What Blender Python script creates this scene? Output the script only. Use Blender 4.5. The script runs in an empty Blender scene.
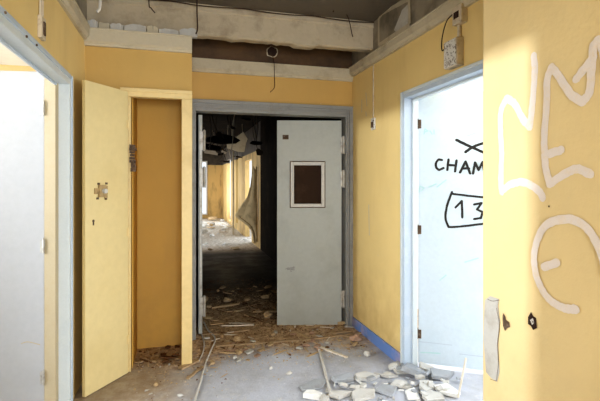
import bpy, bmesh, math, random
from mathutils import Vector, Matrix, noise
random.seed(7)
C = bpy.context.scene.collection
TH = math.radians(15.26); FP = 440.0; CAMZ = 1.42; HY = 183.0
ct, st = math.cos(TH), math.sin(TH)

# ---------- photo ray -> point on a real surface ----------
def ray(px, py):
    cx = (px-300)/FP; cz = (HY-py)/FP
    return Vector((cx*ct+st, -cx*st+ct, cz))
def hit(px, py, p0, n):
    r = ray(px, py); o = Vector((0, 0, CAMZ)); p0 = Vector(p0); n = Vector(n)
    return o + r*((p0-o).dot(n)/r.dot(n))
def onx(px, py, X): return hit(px, py, (X, 0, 0), (1, 0, 0))
def fl(px, py, z=0.0): return hit(px, py, (0, 0, z), (0, 0, 1))

# ---------- materials ----------
def nt(name):
    m = bpy.data.materials.new(name); m.use_nodes = True
    t = m.node_tree; b = t.nodes['Principled BSDF']
    return m, t, b
def N(t, typ, **kw):
    n = t.nodes.new(typ)
    for k, v in kw.items(): setattr(n, k, v)
    return n
def noisen(t, vec, scale, detail=6, rough=.6):
    n = N(t, 'ShaderNodeTexNoise'); n.inputs['Scale'].default_value = scale
    n.inputs['Detail'].default_value = detail; n.inputs['Roughness'].default_value = rough
    t.links.new(vec, n.inputs['Vector']); return n.outputs['Fac']
def ramp(t, fac, a, b, ca=0., cb=1.):
    r = N(t, 'ShaderNodeMapRange'); r.clamp = True
    for i, v in zip((1, 2, 3, 4), (a, b, ca, cb)): r.inputs[i].default_value = v
    t.links.new(fac, r.inputs[0]); return r.outputs[0]
def mth(t, op, a, b):
    n = N(t, 'ShaderNodeMath', operation=op)
    for i, v in enumerate((a, b)):
        if isinstance(v, (int, float)): n.inputs[i].default_value = v
        else: t.links.new(v, n.inputs[i])
    return n.outputs[0]
def mix(t, fac, a, b):
    n = N(t, 'ShaderNodeMix', data_type='RGBA')
    if isinstance(fac, (int, float)): n.inputs[0].default_value = fac
    else: t.links.new(fac, n.inputs[0])
    for i, v in ((6, a), (7, b)):
        if isinstance(v, tuple): n.inputs[i].default_value = (*v, 1)
        else: t.links.new(v, n.inputs[i])
    return n.outputs[2]
def pos(t, obj=False):
    if obj: return N(t, 'ShaderNodeTexCoord').outputs['Object']
    return N(t, 'ShaderNodeNewGeometry').outputs['Position']
def bump(t, b, h, strength, dist=.01):
    n = N(t, 'ShaderNodeBump'); n.inputs['Strength'].default_value = strength
    n.inputs['Distance'].default_value = dist
    t.links.new(h, n.inputs['Height']); t.links.new(n.outputs[0], b.inputs['Normal'])
def painted(name, col, dirt, scale=3., amt=.5, rough=.6, bs=.25, obj=False, lo=.5, hi=.72, spots=None, metal=0):
    m, t, b = nt(name); v = pos(t, obj)
    f = ramp(t, noisen(t, v, scale, 8, .65), lo, hi, 0, amt)
    c = mix(t, f, col, dirt)
    c = mix(t, ramp(t, noisen(t, v, scale*9, 3), .3, .75, 0, .22), c, tuple(x*.72 for x in col))
    if spots: c = mix(t, ramp(t, noisen(t, v, scale*14, 4, .8), .68, .72, 0, .9), c, spots)
    t.links.new(c, b.inputs['Base Color']); b.inputs['Roughness'].default_value = rough
    b.inputs['Metallic'].default_value = metal
    bump(t, b, noisen(t, v, scale*12, 8), bs, .006)
    return m
def zwall(name, col, raw, zcut, grime=(.42, .25, .08), gx=.22, ymax=None):
    """painted plaster up to zcut, raw plaster above the old false ceiling line, streaked"""
    m, t, b = nt(name); v = pos(t)
    sx = N(t, 'ShaderNodeSeparateXYZ'); t.links.new(v, sx.inputs[0])
    mp = N(t, 'ShaderNodeMapping'); mp.inputs['Scale'].default_value = (3.5, 3.5, .8); t.links.new(v, mp.inputs['Vector'])
    streak = ramp(t, noisen(t, mp.outputs[0], 1.3, 7, .6), .5, .8, 0, gx)
    c = mix(t, streak, col, grime)
    c = mix(t, ramp(t, noisen(t, v, 2.1, 6), .35, .7, 0, .3), c, tuple(x*.78 for x in col))
    chips = ramp(t, noisen(t, v, 17, 5, .75), .70, .715, 0, .8)
    c = mix(t, chips, c, (.62, .55, .42))
    zz = mth(t, 'ADD', sx.outputs[2], mth(t, 'MULTIPLY', noisen(t, v, 30, 3), .02))
    mask = ramp(t, zz, zcut, zcut+.006)
    r = mix(t, ramp(t, noisen(t, v, 5, 8), .4, .65), raw, tuple(x*.5 for x in raw))
    c = mix(t, mask, c, r)
    low = mth(t, 'MULTIPLY', ramp(t, sx.outputs[2], .9, 0, 0, 1), ramp(t, noisen(t, v, 4, 8), .4, .7, 0, .55))
    c = mix(t, low, c, grime)
    t.links.new(c, b.inputs['Base Color']); b.inputs['Roughness'].default_value = .62
    bump(t, b, noisen(t, v, 40, 8), .25, .006)
    return m
YEL = (.80, .61, .275); RAW = (.34, .30, .235)
M = {}
M['yellow'] = zwall('yellow wall paint', YEL, RAW, 2.52)
M['yellow_pale'] = zwall('pale yellow wall paint', (.82, .66, .36), RAW, 2.9, gx=.08)
M['yellow_back'] = zwall('yellow paint under brown soot', (.62, .40, .13), (.13, .07, .028), 2.50)  # brown above the cut is shade behind the beam, put into the colour
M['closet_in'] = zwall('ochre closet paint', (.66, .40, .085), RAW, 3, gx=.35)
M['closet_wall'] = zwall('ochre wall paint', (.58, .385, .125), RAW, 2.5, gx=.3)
M['closet_trim'] = painted('yellow trim gloss', (.78, .61, .30), (.5, .33, .1), 4, .35, .45)
M['closet_door'] = painted('yellow door gloss', (.72, .60, .32), (.60, .47, .21), 2.2, .45, .42, .1)
M['moulding'] = painted('dusty cream moulding', (.55, .49, .37), (.25, .19, .12), 5, .6, .8)
M['concrete'] = painted('raw beige concrete', (.50, .43, .32), (.22, .17, .12), 3.5, .8, .9, .5, spots=(.6, .55, .47))
M['slab'] = painted('grey concrete slab', (.17, .145, .115), (.09, .075, .06), 3, .8, .9, .5)
M['white'] = painted('white room paint', (.74, .75, .76), (.62, .62, .6), 2, .25, .7, .1)
M['white_leaf'] = painted('white door paint', (.42, .43, .45), (.38, .38, .38), 3, .2, .5, .08)
M['blue_leaf'] = painted('pale blue door paint', (.62, .725, .83), (.50, .64, .77), 4, .4, .5, .08)
M['blue_frame'] = painted('blue grey frame paint', (.50, .59, .70), (.66, .71, .76), 9, .6, .45, .1)
M['blue_light'] = painted('light blue frame paint', (.64, .70, .73), (.50, .58, .64), 9, .4, .45, .1)
M['grey_leaf'] = painted('grey steel door paint', (.43, .455, .435), (.30, .30, .27), 3, .45, .45, .08)
M['grey_frame'] = painted('grey steel frame paint', (.30, .305, .30), (.17, .15, .13), 8, .6, .5, .1)
M['zinc'] = painted('dull zinc', (.50, .49, .46), (.18, .13, .09), 20, .8, .45, .2, True, metal=.5)
M['alu'] = painted('pale window trim', (.60, .59, .56), (.4, .38, .35), 20, .5, .4, .1)
M['rust'] = painted('brown rusted steel', (.10, .06, .035), (.32, .25, .19), 40, .8, .7, .5, True)
M['brass'] = painted('worn brass', (.45, .33, .17), (.10, .06, .03), 50, .8, .45, .3, True, metal=.6)
M['glassdirt'] = painted('brown dirty pane', (.045, .024, .013), (.09, .05, .03), 6, .6, .5, .05)
M['black'] = painted('black marker paint', (.012, .012, .015), (.03, .03, .03), 20, .5, .6, 0)
M['spray'] = painted('pinkish white spray paint', (.84, .77, .73), (.83, .67, .42), 30, .55, .7, 0, lo=.5, hi=.75)
M['cyan'] = painted('faint cyan chalk', (.47, .70, .74), (.60, .755, .80), 30, .8, .7, 0)
M['beige_edge'] = painted('bare beige timber edge', (.47, .40, .27), (.45, .34, .2), 12, .5, .6, .2)
M['plastic'] = painted('cream plastic', (.62, .54, .42), (.3, .2, .12), 25, .7, .5, .2, True)
M['boxwhite'] = painted('mottled white box', (.72, .70, .66), (.12, .09, .07), 60, .9, .6, .3, True, lo=.52, hi=.58)
M['cable'] = painted('dark cable sheath', (.05, .03, .025), (.12, .09, .06), 20, .5, .6, .1)
M['hose'] = painted('dusty white conduit', (.62, .60, .56), (.38, .32, .26), 20, .6, .6, .1)
M['wood'] = painted('splintered tan wood', (.42, .30, .18), (.22, .14, .07), 20, .7, .8, .4, True)
M['palewood'] = painted('pale batten', (.74, .68, .58), (.5, .4, .28), 12, .6, .7, .3, True)
M['soot'] = painted('sooty wall', (.02, .014, .009), (.06, .038, .02), 3, .6, .9, .4)  # near-black tone for the first walls beyond the double doors
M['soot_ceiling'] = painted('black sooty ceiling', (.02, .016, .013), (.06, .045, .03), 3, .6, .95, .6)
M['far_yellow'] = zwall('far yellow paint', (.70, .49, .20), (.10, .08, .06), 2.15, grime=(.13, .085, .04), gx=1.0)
M['plaster'] = painted('broken plaster', (.56, .55, .52), (.36, .32, .27), 9, .7, .9, .7, True)
M['plaster_white'] = painted('white plaster', (.80, .80, .78), (.6, .56, .5), 9, .5, .9, .6, True)
M['plaster_grey'] = painted('bluish grey screed piece', (.37, .39, .42), (.26, .24, .22), 9, .7, .9, .7, True)
M['brick'] = painted('dusty pink brown masonry', (.42, .27, .19), (.55, .46, .38), 12, .7, .9, .8, True)
M['brown'] = painted('brown debris', (.16, .085, .045), (.34, .22, .12), 12, .7, .95, .8, True)
M['tan'] = painted('tan plaster debris', (.52, .38, .22), (.7, .58, .42), 12, .7, .95, .8, True)
M['cloth'] = painted('dirty beige sheet', (.62, .47, .26), (.22, .16, .09), 8, .7, .95, .4, True)

def floor_mat():
    m, t, b = nt('dusty screed floor'); v = pos(t)
    sx = N(t, 'ShaderNodeSeparateXYZ'); t.links.new(v, sx.inputs[0])
    X, Y = sx.outputs[0], sx.outputs[1]
    n1 = noisen(t, v, 2.2, 9, .65); n2 = noisen(t, v, 14, 9, .7)
    base = mix(t, ramp(t, n1, .4, .68), (.52, .545, .62), (.37, .375, .40))
    base = mix(t, ramp(t, n2, .55, .68, 0, .6), base, (.58, .57, .55))
    dust = mix(t, ramp(t, n2, .38, .62), (.24, .13, .065), (.72, .53, .33))
    # dust lies deeper towards the double doorway and the closet
    yy = mth(t, 'ADD', Y, mth(t, 'MULTIPLY', mth(t, 'SUBTRACT', n1, .5), 1.3))
    m1 = ramp(t, yy, 3.45, 3.85)
    tanm = mix(t, ramp(t, n2, .4, .65), (.33, .25, .17), (.44, .37, .29))
    xx = mth(t, 'ADD', X, mth(t, 'MULTIPLY', mth(t, 'SUBTRACT', n1, .5), .9))
    m2 = ramp(t, xx, .18, -.12)
    yb = ramp(t, yy, 2.6, 3.1)
    c = mix(t, mth(t, 'MULTIPLY', m2, ramp(t, yb, 0, 1, .45, 1)), base, tanm)
    c = mix(t, m1, c, dust)
    dark = mth(t, 'MULTIPLY', ramp(t, Y, 4.9, 6.2), ramp(t, Y, 10, 8.9))  # shade of the unlit stretch past the doors, painted into the floor
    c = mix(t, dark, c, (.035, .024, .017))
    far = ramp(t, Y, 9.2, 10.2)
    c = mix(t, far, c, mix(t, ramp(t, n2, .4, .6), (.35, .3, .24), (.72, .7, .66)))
    t.links.new(c, b.inputs['Base Color'])
    r = ramp(t, n1, .4, .7, .5, .85); t.links.new(r, b.inputs['Roughness'])
    bump(t, b, n2, .6, .02)
    return m
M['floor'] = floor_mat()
for k in ('soot', 'soot_ceiling', 'glassdirt', 'brown', 'cable', 'slab', 'concrete'):
    M[k].node_tree.nodes['Principled BSDF'].inputs['Specular IOR Level'].default_value = .06
def board_mat():
    m, t, b = nt('blue violet skirting paint'); v = pos(t)
    c = mix(t, ramp(t, noisen(t, v, 5, 6), .48, .66), (.15, .26, .56), (.46, .36, .46))
    t.links.new(c, b.inputs['Base Color']); b.inputs['Roughness'].default_value = .5
    return m
M['skirt'] = board_mat()

# ---------- mesh helpers ----------
def link(name, bm, m, parent=None, bevel=0, smooth=False, loc=None):
    me = bpy.data.meshes.new(name)
    bmesh.ops.recalc_face_normals(bm, faces=bm.faces)
    bm.to_mesh(me); bm.free()
    mm = m if isinstance(m, (list, tuple)) else [m]
    for x in mm: me.materials.append(M[x])
    if smooth:
        for p in me.polygons: p.use_smooth = True
    o = bpy.data.objects.new(name, me); C.objects.link(o)
    if parent: o.parent = parent
    if loc is not None: o.location = loc
    if bevel:
        b = o.modifiers.new('bevel', 'BEVEL'); b.width = bevel; b.segments = 2; b.limit_method = 'ANGLE'
    return o
def box(bm, x0, x1, y0, y1, z0, z1, mi=0):
    v = [bm.verts.new((x, y, z)) for z in (z0, z1) for x, y in ((x0, y0), (x1, y0), (x1, y1), (x0, y1))]
    for f in ((0, 3, 2, 1), (4, 5, 6, 7), (0, 1, 5, 4), (1, 2, 6, 5), (2, 3, 7, 6), (3, 0, 4, 7)):
        bm.faces.new([v[i] for i in f]).material_index = mi
    return v
def cyl(bm, p0, p1, r, seg=12, r2=None):
    p0, p1 = Vector(p0), Vector(p1); d = p1-p0
    ret = bmesh.ops.create_cone(bm, cap_ends=True, segments=seg, radius1=r, radius2=r if r2 is None else r2, depth=d.length)
    q = Vector((0, 0, 1)).rotation_difference(d.normalized()).to_matrix().to_4x4()
    bmesh.ops.transform(bm, matrix=Matrix.Translation((p0+p1)/2) @ q, verts=ret['verts'])
def catmull(pts, n=6):
    pts = [Vector(p) for p in pts]
    if len(pts) < 3: return pts
    P = [2*pts[0]-pts[1]]+pts+[2*pts[-1]-pts[-2]]; out = []
    for i in range(1, len(P)-2):
        a, b, c, d = P[i-1:i+3]
        for k in range(n):
            u = k/n
            out.append(.5*((2*b)+(c-a)*u+(2*a-5*b+4*c-d)*u*u+(3*b-3*c+d-a)*u**3))
    out.append(pts[-1]); return out
def tube(bm, pts, r, seg=8, smooth=True):
    P = catmull(pts) if smooth else [Vector(p) for p in pts]
    rings = []; up = None
    for i, p in enumerate(P):
        t = (P[min(i+1, len(P)-1)]-P[max(i-1, 0)]).normalized()
        if up is None: up = t.orthogonal().normalized()
        up = (up-t*up.dot(t)).normalized(); w = t.cross(up)
        rings.append([bm.verts.new(p+(up*math.cos(a)+w*math.sin(a))*r) for a in [2*math.pi*k/seg for k in range(seg)]])
    for a, b in zip(rings, rings[1:]):
        for k in range(seg): bm.faces.new((a[k], a[(k+1) % seg], b[(k+1) % seg], b[k]))
    bm.faces.new(rings[0]); bm.faces.new(rings[-1])
def ribbon(bm, pts, n, w, off, rag=.1):
    """flat paint stroke lying on a surface with normal n"""
    n = Vector(n).normalized(); P = [p+n*off for p in catmull(pts)]
    if len(P) == 2: P = [P[0].lerp(P[1], k/6) for k in range(7)]
    L = []
    for i, p in enumerate(P):
        t = (P[min(i+1, len(P)-1)]-P[max(i-1, 0)]).normalized(); s = t.cross(n).normalized()
        a = w/2*(1+random.uniform(-rag, rag)); b = w/2*(1+random.uniform(-rag, rag))
        L.append((bm.verts.new(p+s*a), bm.verts.new(p-s*b)))
    for a, b in zip(L, L[1:]): bm.faces.new((a[0], a[1], b[1], b[0]))
def stroke(bm, pts, n, w, off):
    """a sprayed or brushed stroke: split at sharp turns, round dabs at joints and ends"""
    n = Vector(n).normalized(); cur = [pts[0]]; segs = []
    for i in range(1, len(pts)):
        cur.append(pts[i])
        if i < len(pts)-1 and (pts[i]-pts[i-1]).angle(pts[i+1]-pts[i]) > 1.0: segs.append(cur); cur = [pts[i]]
    segs.append(cur)
    for k, g in enumerate(segs): ribbon(bm, g, n, w, off+k*.00007)
    u = n.orthogonal().normalized(); v = n.cross(u)
    for k, p in enumerate([g[0] for g in segs]+[segs[-1][-1]]):
        c = p+n*(off+.0001*(k+1)); r0 = w*.48
        bm.faces.new([bm.verts.new(c+(u*math.cos(a)+v*math.sin(a))*r0*random.uniform(.92, 1.08)) for a in [2*math.pi*q/14 for q in range(14)]])
def prop(o, label, cat, group=None, kind=None):
    o['label'] = label; o['category'] = cat
    if group: o['group'] = group
    if kind: o['kind'] = kind
    return o
def struct(o, label, cat): return prop(o, label, cat, kind='structure')
def empty(name, loc, rz=0):
    o = bpy.data.objects.new(name, None); C.objects.link(o); o.location = loc; o.rotation_euler = (0, 0, rz)
    o.empty_display_size = .1; return o
B = bmesh.new

# ---------- setting ----------
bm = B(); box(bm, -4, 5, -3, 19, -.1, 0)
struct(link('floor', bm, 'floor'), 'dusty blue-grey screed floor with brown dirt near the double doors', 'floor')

XL, XR, XP, YC, YB = -.675, 1.66, 1.35, 3.54, 4.11
bm = B()
box(bm, XL-.11, XL, -3, 1.55, 0, 2.85); box(bm, XL-.11, XL, 1.55, 3.09, 2.10, 2.85); box(bm, XL-.11, XL, 3.09, 4.4, 0, 2.85)
struct(link('wall_left', bm, 'yellow'), 'left yellow corridor wall around the white door', 'wall')
bm = B()
box(bm, XR, XR+.1, 3.08, 4.4, 0, 2.85); box(bm, XR, XR+.1, 2.04, 3.08, 2.12, 2.85); box(bm, XR, XR+.1, 1.6, 2.04, 0, 2.85)
wr = struct(link('wall_right', bm, 'yellow'), 'right yellow wall between the grey double doors and the blue door', 'wall')
bm = B(); box(bm, XP, XR+.1, -3, 1.745, 0, 2.85)
wp = struct(link('wall_near', bm, 'yellow_pale', bevel=.012), 'near projecting pale yellow wall with big pinkish-white spray graffiti', 'wall')
bm = B(); box(bm, .09, XR, YB, YB+.12, 2.18, 2.85)
wb = struct(link('wall_back', bm, 'yellow_back'), 'yellow wall strip above the double doors, brown above its moulding', 'wall')
bm = B()
box(bm, -.675, -.356, YC, 4.2, 0, 2.5); box(bm, -.356, .09, YC, YC+.06, 2.12, 2.5)
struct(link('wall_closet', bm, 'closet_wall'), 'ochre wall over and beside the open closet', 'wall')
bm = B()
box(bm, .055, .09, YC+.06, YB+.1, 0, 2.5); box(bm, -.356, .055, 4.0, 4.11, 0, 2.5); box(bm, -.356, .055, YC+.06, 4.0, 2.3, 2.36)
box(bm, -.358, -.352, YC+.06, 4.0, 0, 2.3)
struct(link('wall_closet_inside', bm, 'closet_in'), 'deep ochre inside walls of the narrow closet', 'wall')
bm = B(); box(bm, -.4, .4, -3.1, -3, 0, .9); box(bm, -.675, -.4, -3.1, -3, 0, 2.85); box(bm, .9, 1.35, -3.1, -3, 0, 2.85); box(bm, -.4, .9, -3.1, -3, 0, .9); box(bm, -.4, .9, -3.1, -3, 2.4, 2.85)
struct(link('wall_rear', bm, 'yellow_pale'), 'yellow end wall of the corridor behind the viewpoint, with a window opening', 'wall')
bm = B(); box(bm, XL-.11, XR+.1, -3.1, YB+.12, 2.85, 2.95)
ceil = struct(link('ceiling', bm, 'slab'), 'bare dark concrete slab overhead', 'ceiling')

# concrete beam with a crumbled lower edge
bm = B()
nseg = 60; x0b, x1b = XL, XR
rows = []
for i in range(nseg+1):
    x = x0b+(x1b-x0b)*i/nseg
    j = noise.noise(Vector((x*6, 1, 0)))*.012+noise.noise(Vector((x*23, 5, 0)))*.010
    if .95 < x < 1.15: j += .018
    zb = 2.605-j*.9
    rows.append([bm.verts.new(p) for p in ((x, 3.60, 2.86), (x, 3.60, 2.80), (x, 3.612, 2.79), (x, 3.612+j*.3, 2.70), (x, 3.612, zb+.012), (x, 3.63+j*.5, zb), (x, 3.73, zb+.008), (x, 3.73, 2.86))])
for a, b in zip(rows, rows[1:]):
    for k in range(8): bm.faces.new((a[k], a[(k+1) % 8], b[(k+1) % 8], b[k]))
bm.faces.new(rows[0]); bm.faces.new(rows[-1])
struct(link('trim_1', bm, 'concrete'), 'crumbling beige concrete beam crossing overhead before the double doors', 'beam')

def moulding(name, pts, zb, zt, label, side, depth=.045):
    """pts: two wall points; side: outward unit vector; stepped profile"""
    a, b = Vector(pts[0]), Vector(pts[1]); s = Vector(side)
    prof = [(0, zb), (depth*.45, zb), (depth*.5, zb+.015), (depth*.85, zb+.03), (depth*.9, zt-.012), (depth, zt-.01), (depth, zt), (0, zt)]
    bm = B(); R = []
    for p in (a, b): R.append([bm.verts.new((p.x+s.x*d, p.y+s.y*d, z)) for d, z in prof])
    for k in range(8): bm.faces.new((R[0][k], R[0][(k+1) % 8], R[1][(k+1) % 8], R[1][k]))
    bm.faces.new(R[0]); bm.faces.new(R[1])
    return struct(link(name, bm, 'moulding'), label, 'moulding')
moulding('trim_2', ((.09, YB), (XR, YB)), 2.43, 2.55, 'grey-beige moulding above the double doors', (0, -1), .04)
moulding('trim_3', ((-.675, YC), (.09, YC)), 2.43, 2.555, 'cream moulding above the closet, loose plaster along its top', (0, -1), .05)
moulding('trim_4', ((XL, -3), (XL, YC-.05)), 2.46, 2.56, 'cream moulding along the top of the left wall', (1, 0), .045)
moulding('trim_5', ((XR, 1.745), (XR, YB-.04)), 2.47, 2.56, 'beige moulding along the top of the right wall', (-1, 0), .05)
# ledge the loose plaster lies on
bm = B(); box(bm, -.675, .09, YC, 3.60, 2.5, 2.555)
struct(link('trim_6', bm, 'moulding'), 'dusty ledge on top of the closet wall', 'ledge')
# raised outline patch above the right moulding
bm = B()
pp = [onx(a, b, XR-.004) for a, b in ((379, 45), (379, 18), (383, 13), (407, 0), (409.5, -1), (410, 24), (408, 26), (381, 44))]
prev = [p for p in pp]
for i in range(len(pp)): ribbon(bm, [pp[i], pp[(i+1) % len(pp)]], (-1, 0, 0), .035, .003+.0003*i)
link('plaster_outline', bm, 'moulding', wr)
bm = B(); vs = [bm.verts.new(onx(a, b, XR-.003)) for a, b in ((394, 30), (402, 10), (408, 4), (408, 24), (396, 32))]; bm.faces.new(vs)
link('plaster_patch', bm, 'plaster', wr)

# side rooms
bm = B()
box(bm, -3.6, -3.5, -1, .9, 0, 2.5); box(bm, -3.6, -3.5, 3.5, 4.6, 0, 2.5); box(bm, -3.6, -3.5, .9, 3.5, 0, .8); box(bm, -3.6, -3.5, .9, 3.5, 2.25, 2.5)
box(bm, -3.6, XL-.11, -1.1, -1, 0, 2.5)
struct(link('wall_left_room', bm, 'white'), 'white walls of the bright room beyond the left door', 'wall')
bm = B(); box(bm, -3.6, XL-.11, 4.5, 4.6, 0, 2.5)
struct(link('wall_left_room_back', bm, 'closet_trim'), 'tan back wall of the left room seen above its door', 'wall')
bm = B(); box(bm, -3.6, XL-.11, -1.1, 4.6, 2.48, 2.58)
struct(link('ceiling_left_room', bm, 'white'), 'bright white ceiling of the left room', 'ceiling')
bm = B()
box(bm, 4.6, 4.7, -1, .6, 0, 2.5); box(bm, 4.6, 4.7, 3.2, 4.5, 0, 2.5); box(bm, 4.6, 4.7, .6, 3.2, 0, .8); box(bm, 4.6, 4.7, .6, 3.2, 2.3, 2.5)
box(bm, XR+.1, 4.7, 4.44, 4.54, 0, 2.5); box(bm, XR+.1, 4.7, -1.1, -1, 0, 2.5)
struct(link('wall_right_room', bm, 'white'), 'white walls of the bright room beyond the blue door', 'wall')
bm = B(); box(bm, XR+.1, 4.7, -1.1, 4.54, 2.48, 2.58)
struct(link('ceiling_right_room', bm, 'white'), 'white ceiling of the right room above the blue door', 'ceiling')
bm = B(); box(bm, XR+.1, 4.6, 4.38, 4.44, 2.41, 2.48)
struct(link('trim_7', bm, 'blue_frame'), 'grey cornice in the right room above the blue door', 'moulding')

# far corridor
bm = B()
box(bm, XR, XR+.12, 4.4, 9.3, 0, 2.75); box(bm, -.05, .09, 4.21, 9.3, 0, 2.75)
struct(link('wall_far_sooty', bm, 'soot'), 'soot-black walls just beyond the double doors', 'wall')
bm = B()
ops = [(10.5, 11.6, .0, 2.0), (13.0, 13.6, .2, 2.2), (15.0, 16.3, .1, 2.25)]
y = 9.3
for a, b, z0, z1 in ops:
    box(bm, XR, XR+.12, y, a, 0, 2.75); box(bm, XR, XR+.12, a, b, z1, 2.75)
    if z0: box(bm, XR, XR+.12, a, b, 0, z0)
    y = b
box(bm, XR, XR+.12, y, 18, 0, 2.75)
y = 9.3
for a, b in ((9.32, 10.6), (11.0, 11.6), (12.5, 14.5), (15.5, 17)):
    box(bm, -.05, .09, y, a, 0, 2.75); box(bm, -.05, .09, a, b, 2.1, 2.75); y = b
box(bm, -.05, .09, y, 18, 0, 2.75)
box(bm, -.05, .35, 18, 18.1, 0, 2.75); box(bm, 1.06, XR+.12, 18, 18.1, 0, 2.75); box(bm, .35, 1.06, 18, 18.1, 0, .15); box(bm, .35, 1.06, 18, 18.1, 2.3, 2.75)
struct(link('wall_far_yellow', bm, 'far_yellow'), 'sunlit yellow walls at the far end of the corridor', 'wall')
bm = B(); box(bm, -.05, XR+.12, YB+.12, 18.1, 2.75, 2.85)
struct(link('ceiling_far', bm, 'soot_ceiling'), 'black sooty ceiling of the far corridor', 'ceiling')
# white mullions at far window and reveal strips
def frame_rect(bm, y, x0, x1, z0, z1, w, d):
    box(bm, x0, x0+w, y-d, y, z0, z1); box(bm, x1-w, x1, y-d, y, z0, z1); box(bm, x0+w, x1-w, y-d, y, z1-w, z1); box(bm, x0+w, x1-w, y-d, y, z0, z0+w)
bm = B(); frame_rect(bm, 18.02, .35, 1.06, .15, 2.3, .05, .06); box(bm, .67, .73, 17.97, 18.02, .2, 2.25); box(bm, .40, 1.01, 17.97, 18.02, 1.5, 1.55)
struct(link('window_1', bm, 'white'), 'white-framed tall window at the far end of the corridor', 'window')

# ---------- door frames ----------
def frame_x(name, X, s, ya, yb, zt, w, depth, mats, label):
    """steel frame round an opening in a wall at plane X; s = +1 if the wall lies on +X side"""
    o = empty(name, (X, ya, 0)); struct(o, label, 'door frame')
    def jb(nm, y0, y1, z0, z1):
        bm = B()
        a, b = sorted((-s*.015, s*.045)); box(bm, a, b, y0-ya, y1-ya, z0, z1)
        return bm
    def piece(nm, y0, y1, z0, z1, inner):
        bm = B()
        a, b = sorted((-s*.012, s*depth)); box(bm, a, b, y0-ya, y1-ya, z0, z1)
        link(nm, bm, mats[0], o, .004)
        # raised bead
        bm = B(); iy0, iy1, iz0, iz1 = inner
        a, b = sorted((-s*.02, s*.0)); box(bm, a, b, iy0-ya, iy1-ya, iz0, iz1)
        a, b = sorted((s*.055, s*(depth-.005)))
        if z1-z0 > 1: 
            sg = 1 if y0 < (ya+yb)/2 else -1
            e = y1 if sg > 0 else y0
            c, d = sorted((e, e+sg*.014)); box(bm, a, b, c-ya, d-ya, z0, z1-w)
        else:
            box(bm, a, b, ya+w-ya, yb-w-ya, z0-.014, z0)
        link(nm+'_bead', bm, mats[1], o, .003)
    piece('jamb', yb-w, yb, 0, zt, (yb-w*.45, yb-.004, 0, zt-.004))
    piece('jamb', ya, ya+w, 0, zt, (ya+.004, ya+w*.45, 0, zt-.004))
    piece('header', ya+w, yb-w, zt-w, zt, (ya+w, yb-w, zt-w*.45, zt-.004))
    return o
fl_ = frame_x('trim_8', XL, -1, 1.55, 3.09, 2.10, .065, .075, ('blue_light', 'blue_frame'), 'pale blue-grey steel frame around the left white door')
fr_ = frame_x('trim_9', XR, 1, 2.04, 3.08, 2.12, .055, .10, ('blue_frame', 'blue_light'), 'blue-grey steel frame around the pale blue door')
# double door frame
o = empty('trim_10', (0, YB, 0)); struct(o, 'grey stepped steel frame of the double doors', 'door frame')
for nm, x0, x1, z0, z1, q in (('jamb', 1.588, 1.66, 0, 2.18, 1), ('jamb', .09, .140, 0, 2.18, -1), ('header', .140, 1.588, 2.075, 2.18, 0)):
    bm = B(); box(bm, x0, x1, -.02, .12, z0, z1)
    if q == 1: box(bm, 1.625, 1.66, -.035, -.02, 0, 2.18); box(bm, 1.600, 1.614, -.032, -.02, 0, 2.11)
    if q == -1: box(bm, .09, .115, -.035, -.02, 0, 2.18)
    if q == 0: box(bm, .115, 1.625, -.035, -.02, 2.145, 2.18); box(bm, .14, 1.612, -.032, -.02, 2.10, 2.118)
    link(nm, bm, 'grey_frame', o, .003)
# closet frame
o = empty('trim_11', (0, YC, 0)); struct(o, 'yellow timber frame of the narrow closet opening', 'door frame')
for nm, b_ in (('jamb', (.012, .092, -.02, .06, 0, 2.07)), ('jamb', (-.43, -.356, -.015, .04, 0, 2.07)), ('header', (-.43, .092, -.02, .05, 2.07, 2.135))):
    bm = B(); box(bm, *b_)
    if nm == 'header': box(bm, -.43, .092, -.03, -.02, 2.105, 2.135)
    link(nm, bm, 'closet_trim', o, .004)
bm = B()   # torn strike plate
for k in range(9):
    z = 1.52+k*.022; r = random.uniform(.008, .02)
    box(bm, -.357+random.uniform(-.01, .006), -.325+random.uniform(-.004, .012), -.028, -.012, z-r, z+r*.8)
link('torn_strike_plate', bm, 'rust', o)
# baseboard
bm = B(); box(bm, XR-.014, XR, 3.085, YB-.035, 0, .095)
struct(link('baseboard_right', bm, 'skirt', bevel=.003), 'blue-violet skirting board along the right wall', 'skirting board')

# ---------- hinges and leaves ----------
def hinge(parent, x, y, z, m='zinc', h=.09, r=.009, plate=(.03, 0), nm='hinge'):
    bm = B(); cyl(bm, (x, y, z-h/2), (x, y, z+h/2), r); cyl(bm, (x, y, z+h/2), (x, y, z+h/2+.008), r*.6); cyl(bm, (x, y, z-.003), (x, y, z+.003), r*1.15)
    px, py = plate
    x0, x1 = sorted((x, x+px)); y0, y1 = sorted((y, y+py))
    if not py: y0, y1 = y-.002, y+.002
    if not px: x0, x1 = x-.002, x+.002
    box(bm, x0, x1, y0, y1, z-h*.45, z+h*.45)
    return link(nm, bm, m, parent, .001)

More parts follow.
